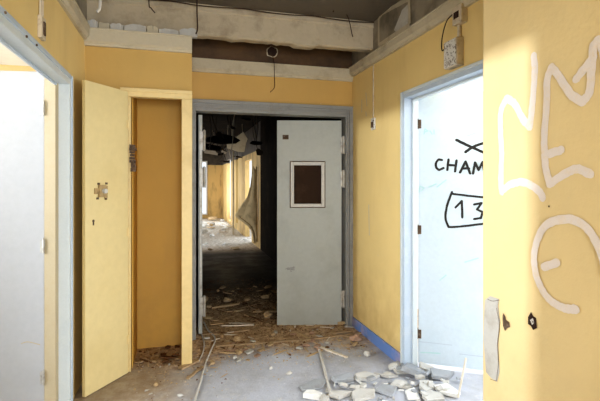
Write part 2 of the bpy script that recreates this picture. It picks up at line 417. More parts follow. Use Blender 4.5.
# right leaf of the grey double doors (hinge at origin, leaf along -X local)
W = .645
d1 = empty('door_1', (1.562, YB+.035, .0), math.radians(-13.5))
struct(d1, 'grey steel double-door leaf with small square window, standing almost shut', 'door')
bm = B(); wx0, wx1, wz0, wz1 = -W*.775, -W*.28, 1.19, 1.62
box(bm, -W, wx0, 0, .045, 0, 2.045); box(bm, wx1, 0, 0, .045, 0, 2.045); box(bm, wx0, wx1, 0, .045, 0, wz0); box(bm, wx0, wx1, 0, .045, wz1, 2.045)
bmesh.ops.remove_doubles(bm, verts=bm.verts, dist=1e-5)
link('leaf', bm, 'grey_leaf', d1)
bm = B(); frame_rect(bm, 0, wx0-.018, wx1+.018, wz0-.018, wz1+.018, .009, .006); link('window_gasket', bm, 'rust', d1)
bm = B(); w = .028
frame_rect(bm, 0, wx0-.01, wx1+.01, wz0-.01, wz1+.01, w, .014); frame_rect(bm, 0, wx0+.012, wx1-.012, wz0+.012, wz1-.012, .012, .02)
wf = link('window_frame', bm, 'alu', d1, .003)
bm = B(); box(bm, wx0, wx1, .016, .024, wz0, wz1); link('pane', bm, 'glassdirt', wf)
bm = B(); box(bm, -W+.055, -W+.115, -.004, 0, 1.855, 1.90); cyl(bm, (-W+.085, 0, 1.878), (-W+.085, -.016, 1.878), .017, 16); link('lock_rosette', bm, 'rust', d1, .001)
bm = B()
for k in range(9): ribbon(bm, [Vector((-W+.11+random.uniform(-.03, .04), 0, .56+random.uniform(-.03, .03))), Vector((-W+.13+random.uniform(-.03, .05), 0, .56+random.uniform(-.04, .03)))], (0, -1, 0), .008, .0015+.0002*k)
link('scuff_mark', bm, 'grey_frame', d1)
for z in (1.80, 1.46, .26): hinge(d1, .018, -.014, z, h=.17, r=.017, plate=(-.03, 0))
# left leaf, folded right back into the dark corridor
d2 = empty('door_2', (.166, YB+.10, .012), 0)
struct(d2, 'grey steel double-door leaf folded back edge-on at the left jamb', 'door')
bm = B(); box(bm, 0, .036, 0, .70, 0, 2.045); link('leaf', bm, 'grey_leaf', d2, .002)
for z in (1.80, 1.46, .26): hinge(d2, .052, -.025, z, h=.19, r=.014, plate=(-.045, 0))
bm = B(); box(bm, .012, .03, -.006, 0, .1, 1.95); link('edge_bolt_channel', bm, 'zinc', d2, .001)

# pale blue door into the right room
HB = Vector((1.762, 3.022, 0)); DB = Vector((.832, -.554, 0)).normalized(); angB = math.atan2(DB.y, DB.x)
d3 = empty('door_3', (HB.x, HB.y, .042), angB)
struct(d3, 'pale blue door standing open with black hand-painted writing', 'door')
bm = B(); box(bm, .004, .86, 0, .04, 0, 2.055); link('leaf', bm, 'blue_leaf', d3, .003)
nB = Vector((DB.y, -DB.x, 0))   # towards the viewer
if nB.dot(Vector((0, 0, 0))-HB) < 0: nB = -nB
inv = (Matrix.Translation(d3.location) @ Matrix.Rotation(angB, 4, 'Z')).inverted()
def onB(x, y): return hit(x, y, HB, nB)
def strokes(name, lst, fn, n, w, mat, parent, inv=None, base=.0012):
    bm = B()
    for k, s in enumerate(lst):
        ww = w
        if isinstance(s[0], float): ww, s = s[0], s[1]
        stroke(bm, [fn(*p) for p in s], n, ww, base+.0006*k)
    if inv is not None: bmesh.ops.transform(bm, matrix=inv, verts=bm.verts)
    return link(name, bm, mat, parent)
strokes('crossed_out_mark', [[(456.5, 140), (468, 145.5), (487, 154)], [(465.5, 152), (474, 146.5), (490, 141)]], onB, nB, .020, 'black', d3, inv)
strokes('painted_word', [[(442, 160), (438.5, 159.5), (436, 163), (436.3, 167.5), (439, 170), (443.5, 168)],
    [(448.5, 159.5), (447.3, 170)], [(448, 165), (455.5, 165.5)], [(456.5, 160.5), (455, 171.5)],
    [(460, 172.5), (465.5, 161.5)], [(465.5, 161.5), (470, 173.5)], [(462.5, 168.5), (469, 168.5)],
    [(473, 173.5), (475, 162.5)], [(475, 162.5), (478.5, 170)], [(478.5, 170), (482.5, 162)], [(482.5, 162), (485, 174.5)]], onB, nB, .017, 'black', d3, inv)
strokes('painted_number', [[(455.5, 207.5), (461.8, 201)], [(461.8, 201), (462.3, 217.5)],
    [(474, 204.5), (481.5, 203), (477, 209.5), (482.5, 212), (481, 218), (474, 219)],
    [(452, 192), (447, 206), (445.5, 218), (448.5, 227), (460, 226.5), (493, 222.5)], [(453, 194), (480, 197), (494, 198)]], onB, nB, .016, 'black', d3, inv)
strokes('faint_chalk_scribble', [[(424, 134), (425, 129), (428, 131), (425, 132)], [(430, 131), (432, 134)], [(434, 130), (434, 134)], [(467, 136), (476, 133)], [(419, 192), (420, 186), (424, 188), (421, 191)], [(429, 187), (436, 184)], [(437, 187), (446, 180)],
    [(465, 262), (478, 258)], [(440, 280), (446, 275)], [(421, 352), (440, 353)]], onB, nB, .010, 'cyan', d3, inv)
for z in (1.83, 1.02, .22): hinge(d3, -.004, .0, z, 'rust', h=.075, r=.009, plate=(.03, 0))
bm = B(); box(bm, .79, .83, -.006, 0, .92, 1.12); cyl(bm, (.81, -.006, 1.05), (.81, -.05, 1.05), .009); cyl(bm, (.815, -.05, 1.05), (.70, -.05, 1.05), .008)
link('handle', bm, 'zinc', d3, .001)
bm = B(); box(bm, .30, .86, -.002, 0, .1, .105); box(bm, .01, .25, -.002, 0, .16, .164); link('kick_scratch', bm, 'blue_frame', d3)

# white door into the left room: leaf swings back parallel to the view
HA = Vector((XL-.080, 3.035, 0)); DA = Vector((-.985, .17, 0)).normalized(); angA = math.atan2(DA.y, DA.x)
d4 = empty('door_4', (HA.x, HA.y, .015), angA)
struct(d4, 'white door at the left edge with a bare timber edge, standing open', 'door')
bm = B(); box(bm, .038, .94, -.002, .042, 0, 2.085); link('leaf', bm, 'white_leaf', d4, .002)
bm = B(); box(bm, -.030, .037, -.004, .044, 0, 2.085); eb = link('timber_edge', bm, 'beige_edge', d4, .003)
for z in (1.86, 1.02, .22): hinge(d4, .038, .05, z, 'zinc', h=.085, r=.007, plate=(.02, 0))
bm = B(); box(bm, .84, .88, .042, .048, .92, 1.12); cyl(bm, (.86, .048, 1.05), (.86, .09, 1.05), .009); cyl(bm, (.865, .09, 1.05), (.75, .09, 1.05), .008)
link('handle', bm, 'zinc', d4, .001)
bm = B(); ribbon(bm, [Vector((.06, .0435, .42)), Vector((.13, .0435, .44)), Vector((.17, .0435, .43))], (0, 1, 0), .006, .001); link('scratch', bm, 'beige_edge', d4)

# yellow closet door
HC = Vector((-.392, YC-.028, 0)); FC = Vector((-.622, 3.185, 0)); DC = (FC-HC); WC = DC.length; angC = math.atan2(DC.y, DC.x)
d5 = empty('door_5', (HC.x, HC.y, .006), angC)
struct(d5, 'yellow narrow closet door hanging open with a rusty rim lock', 'door')
bm = B(); box(bm, 0, WC, -.004, .024, 0, 2.095); link('leaf', bm, 'closet_door', d5, .003)
# which local side faces the viewer: +Y local
def onC(x, y): return hit(x, y, FC, (-DC.y, DC.x, 0))
invC = (Matrix.Translation(d5.location) @ Matrix.Rotation(angC, 4, 'Z')).inverted()
pl = invC @ onC(98, 191); kh = invC @ onC(90.5, 222)
bm = B(); box(bm, pl.x-.035, pl.x+.025, .024, .040, pl.z-.042, pl.z+.042); box(bm, pl.x-.055, pl.x-.03, .024, .034, pl.z-.05, pl.z+.035); box(bm, pl.x+.02, pl.x+.06, .024, .032, pl.z-.02, pl.z+.02)
lk = link('rim_lock', bm, 'brass', d5, .002)
bm = B(); cyl(bm, (pl.x-.012, .038, pl.z), (pl.x-.012, .062, pl.z), .016, 16); link('knob', bm, 'alu', lk, .002)
bm = B()
for a, b in ((-.05, .052), (.02, .05), (.03, -.05), (-.045, -.055)): box(bm, pl.x+a-.008, pl.x+a+.01, .024, .030, pl.z+b-.007, pl.z+b+.007)
link('screw', bm, 'rust', lk)
bm = B(); cyl(bm, (kh.x, .022, kh.z+.008), (kh.x, .027, kh.z+.008), .009, 12); box(bm, kh.x-.005, kh.x+.005, .024, .027, kh.z-.022, kh.z+.006); link('keyhole_plate', bm, 'rust', d5)
for z in (1.85, 1.05, .25): hinge(d5, -.004, .026, z, 'closet_trim', h=.07, r=.007, plate=(.02, 0))

# ---------- marks on the near wall ----------
def onP(x, y): return onx(x, y, XP)
G = [[(502, 192), (501, 182), (502, 157), (501, 135), (501, 112), (507, 98), (515, 104), (523, 119), (530, 127), (533, 100), (535, 71), (534, 56)],
     [(502, 191), (510, 185), (521, 182), (531, 185), (540, 192), (543, 198)],
     [(594, 46), (592, 71), (590, 92), (583, 102), (571, 94), (560, 77), (552, 67), (548, 79), (547, 104), (545, 133), (545, 150), (546, 166), (550, 184), (562, 176), (577, 169), (591, 174)],
     [(594, 58), (587, 66), (577, 79)], [(594, 46), (599, 40), (604, 50), (606, 70)],
     [(545, 155.5), (562, 150)],
     [(577, 309), (567, 308.5), (555, 303), (544, 291), (536, 270), (536, 248), (546, 226), (567, 219), (583, 224), (594, 236), (604, 258), (607, 275)],
     [(545, 267), (558, 262.5)]]
G = [s if i not in (5, 7) else s for i, s in enumerate(G)]
strokes('spray_graffiti', G, onP, (-1, 0, 0), .032, 'spray', wp)
bm = B()
patch = [(485, 300), (490, 296), (499, 299), (498, 306), (500, 322), (498, 345), (499.5, 372), (497, 382), (491, 378), (486, 372), (483.5, 340), (484, 318)]
f = bm.faces.new([bm.verts.new(onx(a, b, XP-.002)) for a, b in patch]); link('bare_plaster_patch', bm, 'plaster', wp)
strokes('patch_crack', [[(488, 299), (493, 301), (500, 300)], [(497, 308), (500, 325), (498, 345), (499, 362), (497, 381), (491, 379)]], onP, (-1, 0, 0), .0022, 'rust', wp, None, .003)
def hole(name, poly, mat, parent, X=XP, off=.003, n=None):
    bm = B(); c = [onx(a, b, X-off) for a, b in poly]; bm.faces.new([bm.verts.new(p) for p in c])
    return link(name, bm, mat, parent)
hole('gouge', [(503, 313), (505, 316), (506, 320), (509, 322), (510, 327), (507, 328), (505, 331), (503, 326), (502.5, 319)], 'rust', wp)
hole('gouge', [(528, 317), (531, 312), (533, 316), (536, 318), (537, 328), (533, 330), (531, 326), (528, 324)], 'cable', wp)
hole('gouge', [(530, 320), (533, 318), (534, 323), (532, 325)], 'boxwhite', wp, off=.005)
hole('gouge', [(548.2, 205.5), (549.6, 205.5), (549.6, 207.2), (548.2, 207.2)], 'cable', wp)

# ---------- fittings on the right wall ----------
def wallbox(name, x0, y0, x1, y1, depth, mat, X=XR, s=-1):
    a, b = onx(x0, y0, X), onx(x1, y1, X); z0, z1 = sorted((a.z, b.z)); ya, yb = sorted((a.y, b.y))
    return ya, yb, z0, z1
# upper box
p = onx(463, 15.5, XR); q = onx(457.5, 54, XR)
e = empty('junction_box', (XR, p.y, p.z)); prop(e, 'small cream junction box high on right wall, above the mottled box', 'junction box')
bm = B(); box(bm, -.045, 0, -.045, .045, -.055, .055); link('body', bm, 'plastic', e, .004)
bm = B(); box(bm, -.047, -.044, -.02, .028, -.02, .02); link('cover_slot', bm, 'cable', e)
e = empty('electrical_box', (XR, q.y, q.z)); prop(e, 'mottled white electrical box on right wall above blue door frame', 'electrical box')
bm = B(); box(bm, -.05, 0, -.065, .065, -.085, .085); link('body', bm, 'plastic', e, .004)
bm = B(); box(bm, -.056, -.05, -.06, .062, -.08, .08); link('cover', bm, 'boxwhite', e, .002)
bm = B(); tube(bm, [(XR-.012, p.y+.02, 2.86), (XR-.012, p.y+.02, p.z+.06)], .011, smooth=False); tube(bm, [(XR-.012, p.y+.02, p.z-.055), (XR-.012, p.y+.02, q.z+.085)], .012, smooth=False)
prop(link('conduit_pipe', bm, 'plastic'), 'cream vertical conduit joining the two boxes on the right wall', 'conduit')
bm = B(); tube(bm, [(XR-.03, p.y+.046, p.z+.03), (XR-.04, p.y+.11, p.z+.0), (XR-.04, p.y+.16, p.z-.09), (XR-.035, p.y+.165, p.z-.17), (XR-.03, q.y+.055, q.z+.086)], .0035)
prop(link('looped_cable', bm, 'cable'), 'thin brown cable looping between the two boxes on right wall', 'cable')
s_ = onx(374, 124, XR)
e = empty('light_switch', (XR, s_.y, s_.z)); prop(e, 'small broken light switch on the right wall beside the double doors', 'light switch')
bm = B(); box(bm, -.014, 0, -.036, .036, -.052, .052); link('back_box', bm, 'boxwhite', e, .003)
bm = B(); box(bm, -.022, -.014, -.018, .02, -.032, .018); box(bm, -.018, -.014, -.025, -.016, .02, .035); link('switch_mechanism', bm, 'rust', e)
bm = B(); tube(bm, [(XR-.006, s_.y, 2.47), (XR-.006, s_.y, s_.z+.045)], .006, smooth=False); prop(link('conduit_pipe', bm, 'plastic'), 'thin vertical conduit above the broken light switch', 'conduit')
strokes('paint_scratch', [[(366, 93), (367, 106)], [(366, 112), (366.5, 116)], [(369, 205), (369.5, 235)], [(362, 100), (362, 112)]], lambda a, b: onx(a, b, XR), (-1, 0, 0), .010, 'plaster', wr)

# left wall box and conduit
p = onx(39.5, 28, XL)
e = empty('broken_socket', (XL, p.y, p.z)); prop(e, 'broken cream socket box on left wall above the white door', 'socket box')
bm = B(); box(bm, 0, .02, -.035, .035, -.055, .055); link('back_box', bm, 'plastic', e, .003)
bm = B(); box(bm, .02, .026, -.014, .014, -.035, .03); link('socket_insert', bm, 'rust', e)
bm = B(); tube(bm, [(XL+.008, p.y-.015, 2.85), (XL+.008, p.y-.015, p.z+.055)], .006, smooth=False); tube(bm, [(XL+.008, p.y+.02, 2.85), (XL+.008, p.y+.02, p.z+.055)], .006, smooth=False)
prop(link('conduit_pipe', bm, 'plastic'), 'twin thin conduits above the broken socket on the left wall', 'conduit')
bm = B()
for a, b in ((5, 12.5), (26.5, 36.5), (36.5, 45)):
    c = onx(a, b, XL+.021); cyl(bm, (c.x-.002, c.y, c.z), (c.x+.004, c.y, c.z), .006, 8)
link('screw', bm, 'rust', fl_).matrix_parent_inverse = Matrix.Translation((-XL, -1.55, 0))

# round hole knocked through the brown wall with a wire
hc = hit(272, 52, (0, YB, 0), (0, 1, 0))
bm = B(); K = 18; ri = []; ro = []
for k in range(K):
    a = 2*math.pi*k/K; r1 = .047+random.uniform(-.006, .006); r2 = r1+.007+random.uniform(-.003, .006)
    ri.append(bm.verts.new((hc.x+math.cos(a)*r1, YB-.006, hc.z+math.sin(a)*r1))); ro.append(bm.verts.new((hc.x+math.cos(a)*r2, YB-.001, hc.z+math.sin(a)*r2)))
for k in range(K): bm.faces.new((ri[k], ri[(k+1) % K], ro[(k+1) % K], ro[k]))
link('hole_rim', bm, 'moulding', wb)
bm = B(); cyl(bm, (hc.x, YB-.004, hc.z), (hc.x, YB-.0005, hc.z), .046, 18); link('hole', bm, 'cable', wb)
bm = B(); tube(bm, [(hc.x, YB-.02, hc.z-.03), (hc.x+.01, YB-.05, hc.z-.12), (hc.x+.012, YB-.055, 2.42), (hc.x+.02, YB-.02, 2.33), (hc.x-.02, YB-.012, 2.28)], .003)
prop(link('hanging_wire', bm, 'cable'), 'thin wire trailing from the round hole over the double doors', 'wire')

# wires hanging from the slab
wires = [([(101, -3), (100, 5), (97, 12)], 3.2, .010, 'hose', 'short grey stub of conduit hanging above the closet door'),
         ([(148, -2), (149, 4), (151, 8), (155, 13)], 3.2, .004, 'cable', 'kinked dark wire hanging above the closet'),
         ([(197, -3), (197, 12), (197.5, 28), (196, 34)], 3.45, .005, 'cable', 'long straight dark wire hanging beside the closet corner'),
         ([(333, 12), (337, 4), (341, -3)], 3.45, .005, 'cable', 'slanting dark wire below the slab at centre'),
         ([(346, 8), (349, 20), (352, 34), (353, 37)], 3.5, .004, 'cable', 'dark wire hanging across the right end of the beam')]
for pts, Y, r, mt, lb in wires:
    P = [hit(a, b, (0, Y, 0), (0, 1, 0)) for a, b in pts]
    if pts[0][1] < pts[-1][1]: P = [Vector((P[0].x, Y, 2.86))]+P[1:]
    else: P = P[:-1]+[Vector((P[-1].x, Y, 2.86))]
    bm = B(); tube(bm, P, r)
    prop(link('hanging_wire', bm, mt), lb, 'wire')
bm = B(); P = [Vector((-.25+i*.19, 3.57, 2.83+.006*math.sin(i*2))) for i in range(11)]; tube(bm, P, .004)
prop(link('ceiling_cable', bm, 'cable'), 'thin dark cable strung along the top of the beam', 'cable')

# ---------- far corridor dressing ----------
def jag(bm, c, w, d, t, rot, n=9, tilt=0):
    """irregular broken slab"""
    ang = sorted(random.uniform(0, 2*math.pi) for _ in range(n))
    ang = [2*math.pi*(k+random.uniform(-.36, .36))/n for k in range(n)]
    R = Matrix.Translation(c) @ Matrix.Rotation(rot, 4, 'Z') @ Matrix.Rotation(tilt, 4, 'X')
    top, bot = [], []
    for a in ang:
        k = random.uniform(.68, 1.22)
        x, y = math.cos(a)*w/2*k, math.sin(a)*d/2*k
        bot.append(bm.verts.new(R @ Vector((x, y, 0)))); top.append(bm.verts.new(R @ Vector((x*random.uniform(.93, 1.01), y*random.uniform(.90, 1.01), t*random.uniform(.75, 1.2)))))
    bm.faces.new(top); bm.faces.new(bot[::-1])
    for k in range(n): bm.faces.new((bot[k], bot[(k+1) % n], top[(k+1) % n], top[k]))
for i, (x, y, z, w, d, til, mt, lb) in enumerate([
        (.85, 9.0, 2.28, .7, .5, .5, 'soot_ceiling', 'black sagging ceiling panel nearest the double doors'),
        (1.25, 9.9, 2.3, .5, .7, -.6, 'moulding', 'pale torn ceiling board dangling in the far corridor'),
        (.75, 11.5, 2.32, .9, .6, .35, 'soot_ceiling', 'dark ceiling panel sagging across the middle of the far corridor'),
        (1.1, 13.8, 2.35, 1.0, .6, -.3, 'slab', 'grey ceiling panel hanging deepest in the far corridor')]):
    bm = B(); jag(bm, (0, 0, 0), w, d, .03, random.uniform(-1, 1), 9, til)
    for k in (-1, 1): tube(bm, [(k*w*.2, 0, 0), (k*w*.22, .02, .25), (k*w*.2, 0, 2.75-z)], .006)
    prop(link('ceiling_panel', bm, mt, loc=(x, y, z)), lb, 'ceiling panel', 'sagging ceiling panels in the far corridor')
for i in range(26):
    x = random.uniform(.35, 1.55); y = random.uniform(5.5, 14.5); L = random.uniform(.15, .75); z = 2.76
    bm = B(); P = [(x, y, z), (x+random.uniform(-.04, .04), y, z-L*.5), (x+random.uniform(-.12, .12), y+random.uniform(-.1, .1), z-L)]
    if i % 2: tube(bm, P, .008)
    else:
        tube(bm, P, .006)
        bmesh.ops.translate(bm, verts=bm.verts, vec=(-P[2][0], -P[2][1], -P[2][2])); jag(bm, (0, 0, 0), random.uniform(.15, .4), random.uniform(.1, .3), .02, random.uniform(0, 6), 6, random.uniform(-1.2, 1.2))
        bmesh.ops.translate(bm, verts=bm.verts, vec=P[2])
    prop(link('ceiling_scrap', bm, ('soot_ceiling', 'slab', 'soot', 'moulding')[i % 4]), 'torn strip dangling from the sooty ceiling of the far corridor', 'ceiling scrap', 'scraps hanging in the far corridor')
# sheet hanging from the right wall
bm = B(); g = []
prof = [(0, .10), (.25, .14), (.42, .20), (.58, .36), (.68, .46), (.72, .34), (.80, .16), (.86, .10), (1, .06)]
def pw(v):
    for (a, b), (c, d) in zip(prof, prof[1:]):
        if v <= c: return b+(d-b)*(v-a)/(c-a)
    return prof[-1][1]
for i in range(13):
    row = []
    for j in range(25):
        u, v = i/12, j/24
        row.append(bm.verts.new((XR-.03-pw(v)*u, 9.5+pw(v)*u*.9+.015*math.sin(u*9+v*3), 1.75-1.62*v+.04*math.sin(u*11+v*6))))
    g.append(row)
for i in range(12):
    for j in range(24): bm.faces.new((g[i][j], g[i+1][j], g[i+1][j+1], g[i][j+1]))
o = link('hanging_sheet', bm, 'cloth', smooth=True); sd = o.modifiers.new('s', 'SOLIDIFY'); sd.thickness = .012
prop(o, 'torn beige sheet hanging from the right wall in the far corridor', 'sheet')
bm = B(); box(bm, -.02, .02, -.02, .02, 0, 2.3); o = link('fallen_post', bm, 'moulding', loc=(1.42, 12.2, 0))
prop(o, 'thin pale post standing in the far corridor', 'post')

# ---------- debris ----------
placed = []
def free(x, y, r):
    for a, b, c in placed:
        if (a-x)**2+(b-y)**2 < (.72*(c+r))**2: return False
    placed.append((x, y, r)); return True
def slabmesh(w, d, t, mat, n=6):
    bm = B(); jag(bm, (0, 0, 0), w, d, t, 0, n)
    bmesh.ops.bevel(bm, geom=[e for e in bm.edges if random.random() < .3], offset=min(.0025, t*.12), segments=1, affect='EDGES')
    return bm
def rockmesh(s, mat, seed, flat=.65):
    bm = B(); bmesh.ops.create_icosphere(bm, subdivisions=2, radius=1)
    for v in bm.verts:
        q = v.co.normalized(); k = 1+.45*noise.noise(q*1.3+Vector((seed*7.1, 0, 0)))+.2*noise.noise(q*3.5+Vector((0, seed*3.3, 0)))
        v.co = Vector((q.x*k, q.y*k*.75, max(-.55, q.z*k*flat)))*s
    z = min(v.co.z for v in bm.verts)
    for v in bm.verts: v.co.z -= z
    return bm
# big pieces: (x px, y px, width m, depth m, thickness, rot, tilt, material, label)
big = [
 (399, 369, .17, .15, .03, .4, .06, 'plaster', 'pale flat plaster slab lying against the foot of the blue door frame'),
 (413, 374, .16, .17, .045, 1.1, .22, 'plaster_grey', 'grey tilted slab with a broken dark edge before the blue door'),
 (425, 371, .11, .10, .035, .2, .3, 'plaster', 'small grey-white wedge of plaster just in front of the blue leaf'),
 (441, 378, .20, .12, .035, .1, .18, 'plaster_grey', 'long grey slab with a rough broken face under the blue door'),
 (427, 389, .15, .12, .03, .7, .08, 'plaster', 'pale plaster piece between the grey slabs and the white one'),
 (449, 393, .17, .15, .03, -.4, .05, 'plaster_white', 'large white plaster slab at the bottom beside the thin white stick'),
 (402, 387, .12, .09, .02, -.5, .07, 'plaster', 'thin pale shard left of the rubble pile by the blue door'),
 (433, 400, .15, .12, .03, .3, .04, 'plaster', 'pale slab at the picture bottom left of the large white slab'),
 (411, 396, .13, .11, .02, .9, .04, 'plaster_white', 'whitish shard at the bottom below the thin pale shard'),
 (388, 377, .09, .10, .016, .9, .05, 'plaster', 'small light shard at the left rim of the rubble pile'),
 (343, 381, .15, .08, .035, .25, .12, 'plaster_grey', 'grey oblong slab right of the bent white pipe'),
 (365, 379, .15, .08, .025, -.1, .14, 'plaster', 'dusty light slab right of the grey oblong one'),
 (341, 397, .13, .09, .035, .1, .05, 'plaster', 'pale square plaster block at the bottom right of the pipe'),
 (364, 396, .20, .12, .03, .3, .06, 'plaster', 'wide grey-white slab at the bottom between pipe and rubble pile'),
 (313, 398, .10, .07, .045, -.3, .05, 'plaster_white', 'white block at the bottom just left of the pipe end'),
 (312, 387, .22, .11, .015, .35, .02, 'plaster_grey', 'thin bluish-grey sheet left of the bent white pipe'),
 (384, 391, .17, .14, .010, .3, .02, 'plaster_grey', 'thin smooth bluish slab between the wide slab and the rubble pile'),
]
for x, y, w, d, t, r, ti, mt, lb in big:
    t *= .75
    p = fl(x, y); placed.append((p.x, p.y, max(w, d)*.45))
    o = link('plaster_slab', slabmesh(w*1.3, d*1.25, t, mt, random.choice((4, 5, 5, 6))), mt, loc=(p.x, p.y, .002)); o.rotation_euler = (ti, ti*.4, r)
    o.location.z = .004+math.sin(abs(ti))*d*.42
    prop(o, lb, 'plaster slab', 'broken plaster slabs on the corridor floor')
rocks = [(356, 341, .05, 'brick', 'pinkish-brown masonry lump on the floor near the right skirting'),
 (367, 356, .035, 'plaster', 'pale lump on the floor below the masonry lump'),
 (289, 375, .022, 'plaster', 'small white chip alone on the grey floor left of the pipe'),
 (239, 354, .032, 'tan', 'tan plaster lump in front of the double doorway beside the conduit'),
 (235, 359, .022, 'plaster', 'small pale lump beneath the tan plaster lump'),
 (237, 341, .038, 'tan', 'pale pink-tan lump just inside the double doorway'),
 (271, 369, .018, 'plaster', 'tiny pale chip on the grey floor left of the white chip'),
 (227, 302, .05, 'tan', 'dusty lump deep in the doorway beyond the threshold'),
 (268, 318, .06, 'tan', 'broken tan piece against the lower left of the grey leaf'),
 (180, 397, .02, 'plaster', 'white chip at the bottom edge left of the conduit'),
 (156, 386, .02, 'tan', 'small tan chip on the floor in front of the closet')]
for i, (x, y, s, mt, lb) in enumerate(rocks):
    p = fl(x, y); placed.append((p.x, p.y, s*1.2))
    o = link('rubble_lump', rockmesh(s, mt, i+1), mt, loc=(p.x, p.y, 0)); o.rotation_euler.z = i*1.7
    prop(o, lb, 'rubble')

for k in range(26):
    x, y = random.choice(((400, 372), (412, 380), (425, 385), (438, 382), (445, 390), (430, 395), (410, 392), (395, 375), (420, 377), (455, 386), (380, 383), (360, 388), (345, 386)))
    p = fl(x+random.uniform(-9, 9), y+random.uniform(-5, 5)); w = random.uniform(.04, .10)
    mt = random.choice(('plaster', 'plaster', 'plaster_grey'))
    o = link('plaster_fragment', slabmesh(w, w*random.uniform(.5, .9), random.uniform(.012, .022), mt, random.choice((4, 5))), mt, loc=(p.x, p.y, random.uniform(.016, .028)))
    o.rotation_euler = (random.uniform(-.4, .4), random.uniform(-.4, .4), random.uniform(0, 6.28))
    prop(o, 'angular plaster fragment tipped up on top of the slabs by the blue door', 'plaster fragment', 'fragments lying over the plaster slabs')
# sticks, pipes
def stick(name, a, b, w, h, mt, lb, cat='stick', za=0, zb=0, mid=None):
    p, q = fl(*a), fl(*b); d = q-p; L = d.length; bm = B()
    n = 8; R = []
    for i in range(n+1):
        u = i/n; k = 1-.15*random.random(); off = .004*noise.noise(Vector((u*4, L, 0)))
        x = -L/2+L*u+(random.uniform(-.01, .01) if i in (0, n) else 0)
        R.append([bm.verts.new((x, y*w/2*k+off, z)) for y, z in ((-1, 0), (1, 0), (1, h*k), (-1, h*k))])
    for a_, b_ in zip(R, R[1:]):
        for k in range(4): bm.faces.new((a_[k], a_[(k+1) % 4], b_[(k+1) % 4], b_[k]))
    bm.faces.new(R[0]); bm.faces.new(R[-1])
    o = link(name, bm, mt, loc=((p.x+q.x)/2, (p.y+q.y)/2, .002+(za+zb)/2)); o.rotation_euler = (0, -math.atan2(zb-za, L), math.atan2(d.y, d.x))
    placed.append(((p.x+q.x)/2, (p.y+q.y)/2, .03)); return prop(o, lb, cat)
stick('wooden_batten', (217, 347), (300, 341), .02, .014, 'wood', 'long thin tan batten lying left across the double door threshold')
stick('wooden_batten', (303, 341), (366, 333), .02, .012, 'wood', 'thin tan batten running from the threshold to the right skirting')
stick('wooden_batten', (320, 348), (348, 358.5), .026, .012, 'palewood', 'pale batten slanting away from the elbow of the bent white pipe')
stick('wooden_batten', (180, 370), (196, 362), .05, .016, 'wood', 'short broad brown plank end at the foot of the closet jamb')
stick('wooden_batten', (187, 380), (202, 368), .025, .012, 'wood', 'narrow tan lath beside the broad plank end near the closet jamb')
stick('wooden_batten', (300, 334), (318, 345), .018, .01, 'tan', 'thin tan lath behind the elbow of the white pipe')
stick('wooden_batten', (308, 357), (322, 351), .014, .01, 'tan', 'short tan splinter left of the bent white pipe')
stick('wooden_batten', (225, 312), (262, 303), .03, .01, 'wood', 'dark lath lying across the dim floor beyond the threshold')
bm = B(); P = [fl(318, 346, .012), fl(323, 364, .012), fl(329.5, 390, .012), fl(330, 393, .012), fl(324, 403, .012)]; tube(bm, P, .010)
prop(link('bent_pipe', bm, 'hose'), 'bent dusty white pipe lying on the grey floor at centre bottom', 'pipe')
# thin white stick leaning up
a = fl(458, 399); b = hit(466, 358, (a.x+.02, a.y+.03, 0), (st, ct, 0)); bm = B(); tube(bm, [(a.x, a.y, .008), b], .007, smooth=False)
prop(link('leaning_stick', bm, 'palewood'), 'thin white stick propped upright from rubble beside the near wall', 'stick')
bm = B(); tube(bm, [fl(x, y, .009) for x, y in ((204, 322), (208, 330), (214, 336), (215, 341), (211, 350), (206, 362), (201, 380), (196, 397), (193, 410))], .0075)
prop(link('conduit_hose', bm, 'hose'), 'long dusty white hose winding forward from the left of the doorway', 'hose')
bm = B(); tube(bm, [fl(x, y, .008) for x, y in ((200, 328), (202, 335), (204, 343), (203, 352), (199, 361))], .006)
prop(link('conduit_hose', bm, 'hose'), 'short thin conduit lying beside the long hose by the left jamb', 'hose')

# chip kinds: shared meshes, individual objects
def mk(mt, k, s):
    bm = [lambda: slabmesh(1, .8, .2, mt, 5), lambda: slabmesh(1.2, .7, .14, mt, 4), lambda: slabmesh(1, .9, .16, mt, 6), lambda: slabmesh(2.2, .3, .16, mt, 5), lambda: rockmesh(.5, mt, k*3+len(mt))][k]()
    me = bpy.data.meshes.new('chip'); bmesh.ops.recalc_face_normals(bm, faces=bm.faces); bm.to_mesh(me); bm.free(); me.materials.append(M[mt]); return me
kinds = {mt: [mk(mt, k, 1) for k in range(5)] for mt in ('plaster', 'plaster_white', 'plaster_grey', 'tan', 'brown', 'brick', 'wood', 'palewood')}
def scatter(name, n, xr, yr, sr, mats, label, cat, group, z=0, cond=None):
    c = 0; tries = 0
    while c < n and tries < n*30:
        tries += 1
        x = random.uniform(*xr); y = random.uniform(*yr); s = random.uniform(*sr)**1.0
        s = sr[0]+(sr[1]-sr[0])*random.random()**2.2
        if cond and not cond(x, y): continue
        if not free(x, y, s*.6): continue
        mt = random.choice(mats); o = bpy.data.objects.new(name, kinds[mt][3] if 'splinter' in name else random.choice(kinds[mt])); C.objects.link(o)
        o.location = (x, y, z+.001); o.scale = (s*random.uniform(.7, 1.3), s*random.uniform(.6, 1.1), s*random.uniform(.5, .9)); o.rotation_euler = (random.uniform(-.18, .18), random.uniform(-.18, .18), random.uniform(0, 6.28)); o.location.z += s*.07
        prop(o, label, cat, group); c += 1
ps = 'plaster'
scatter('plaster_shard', 48, (.75, 1.62), (2.1, 3.0), (.04, .10), ['plaster', 'plaster_white', 'plaster_grey', 'plaster'], 'thin angular plaster shard among the slabs by the blue door', 'plaster shard', 'shards among the plaster slabs', cond=lambda x, y: x+.55*(y-2.1) > .98+.25*(y < 2.3))
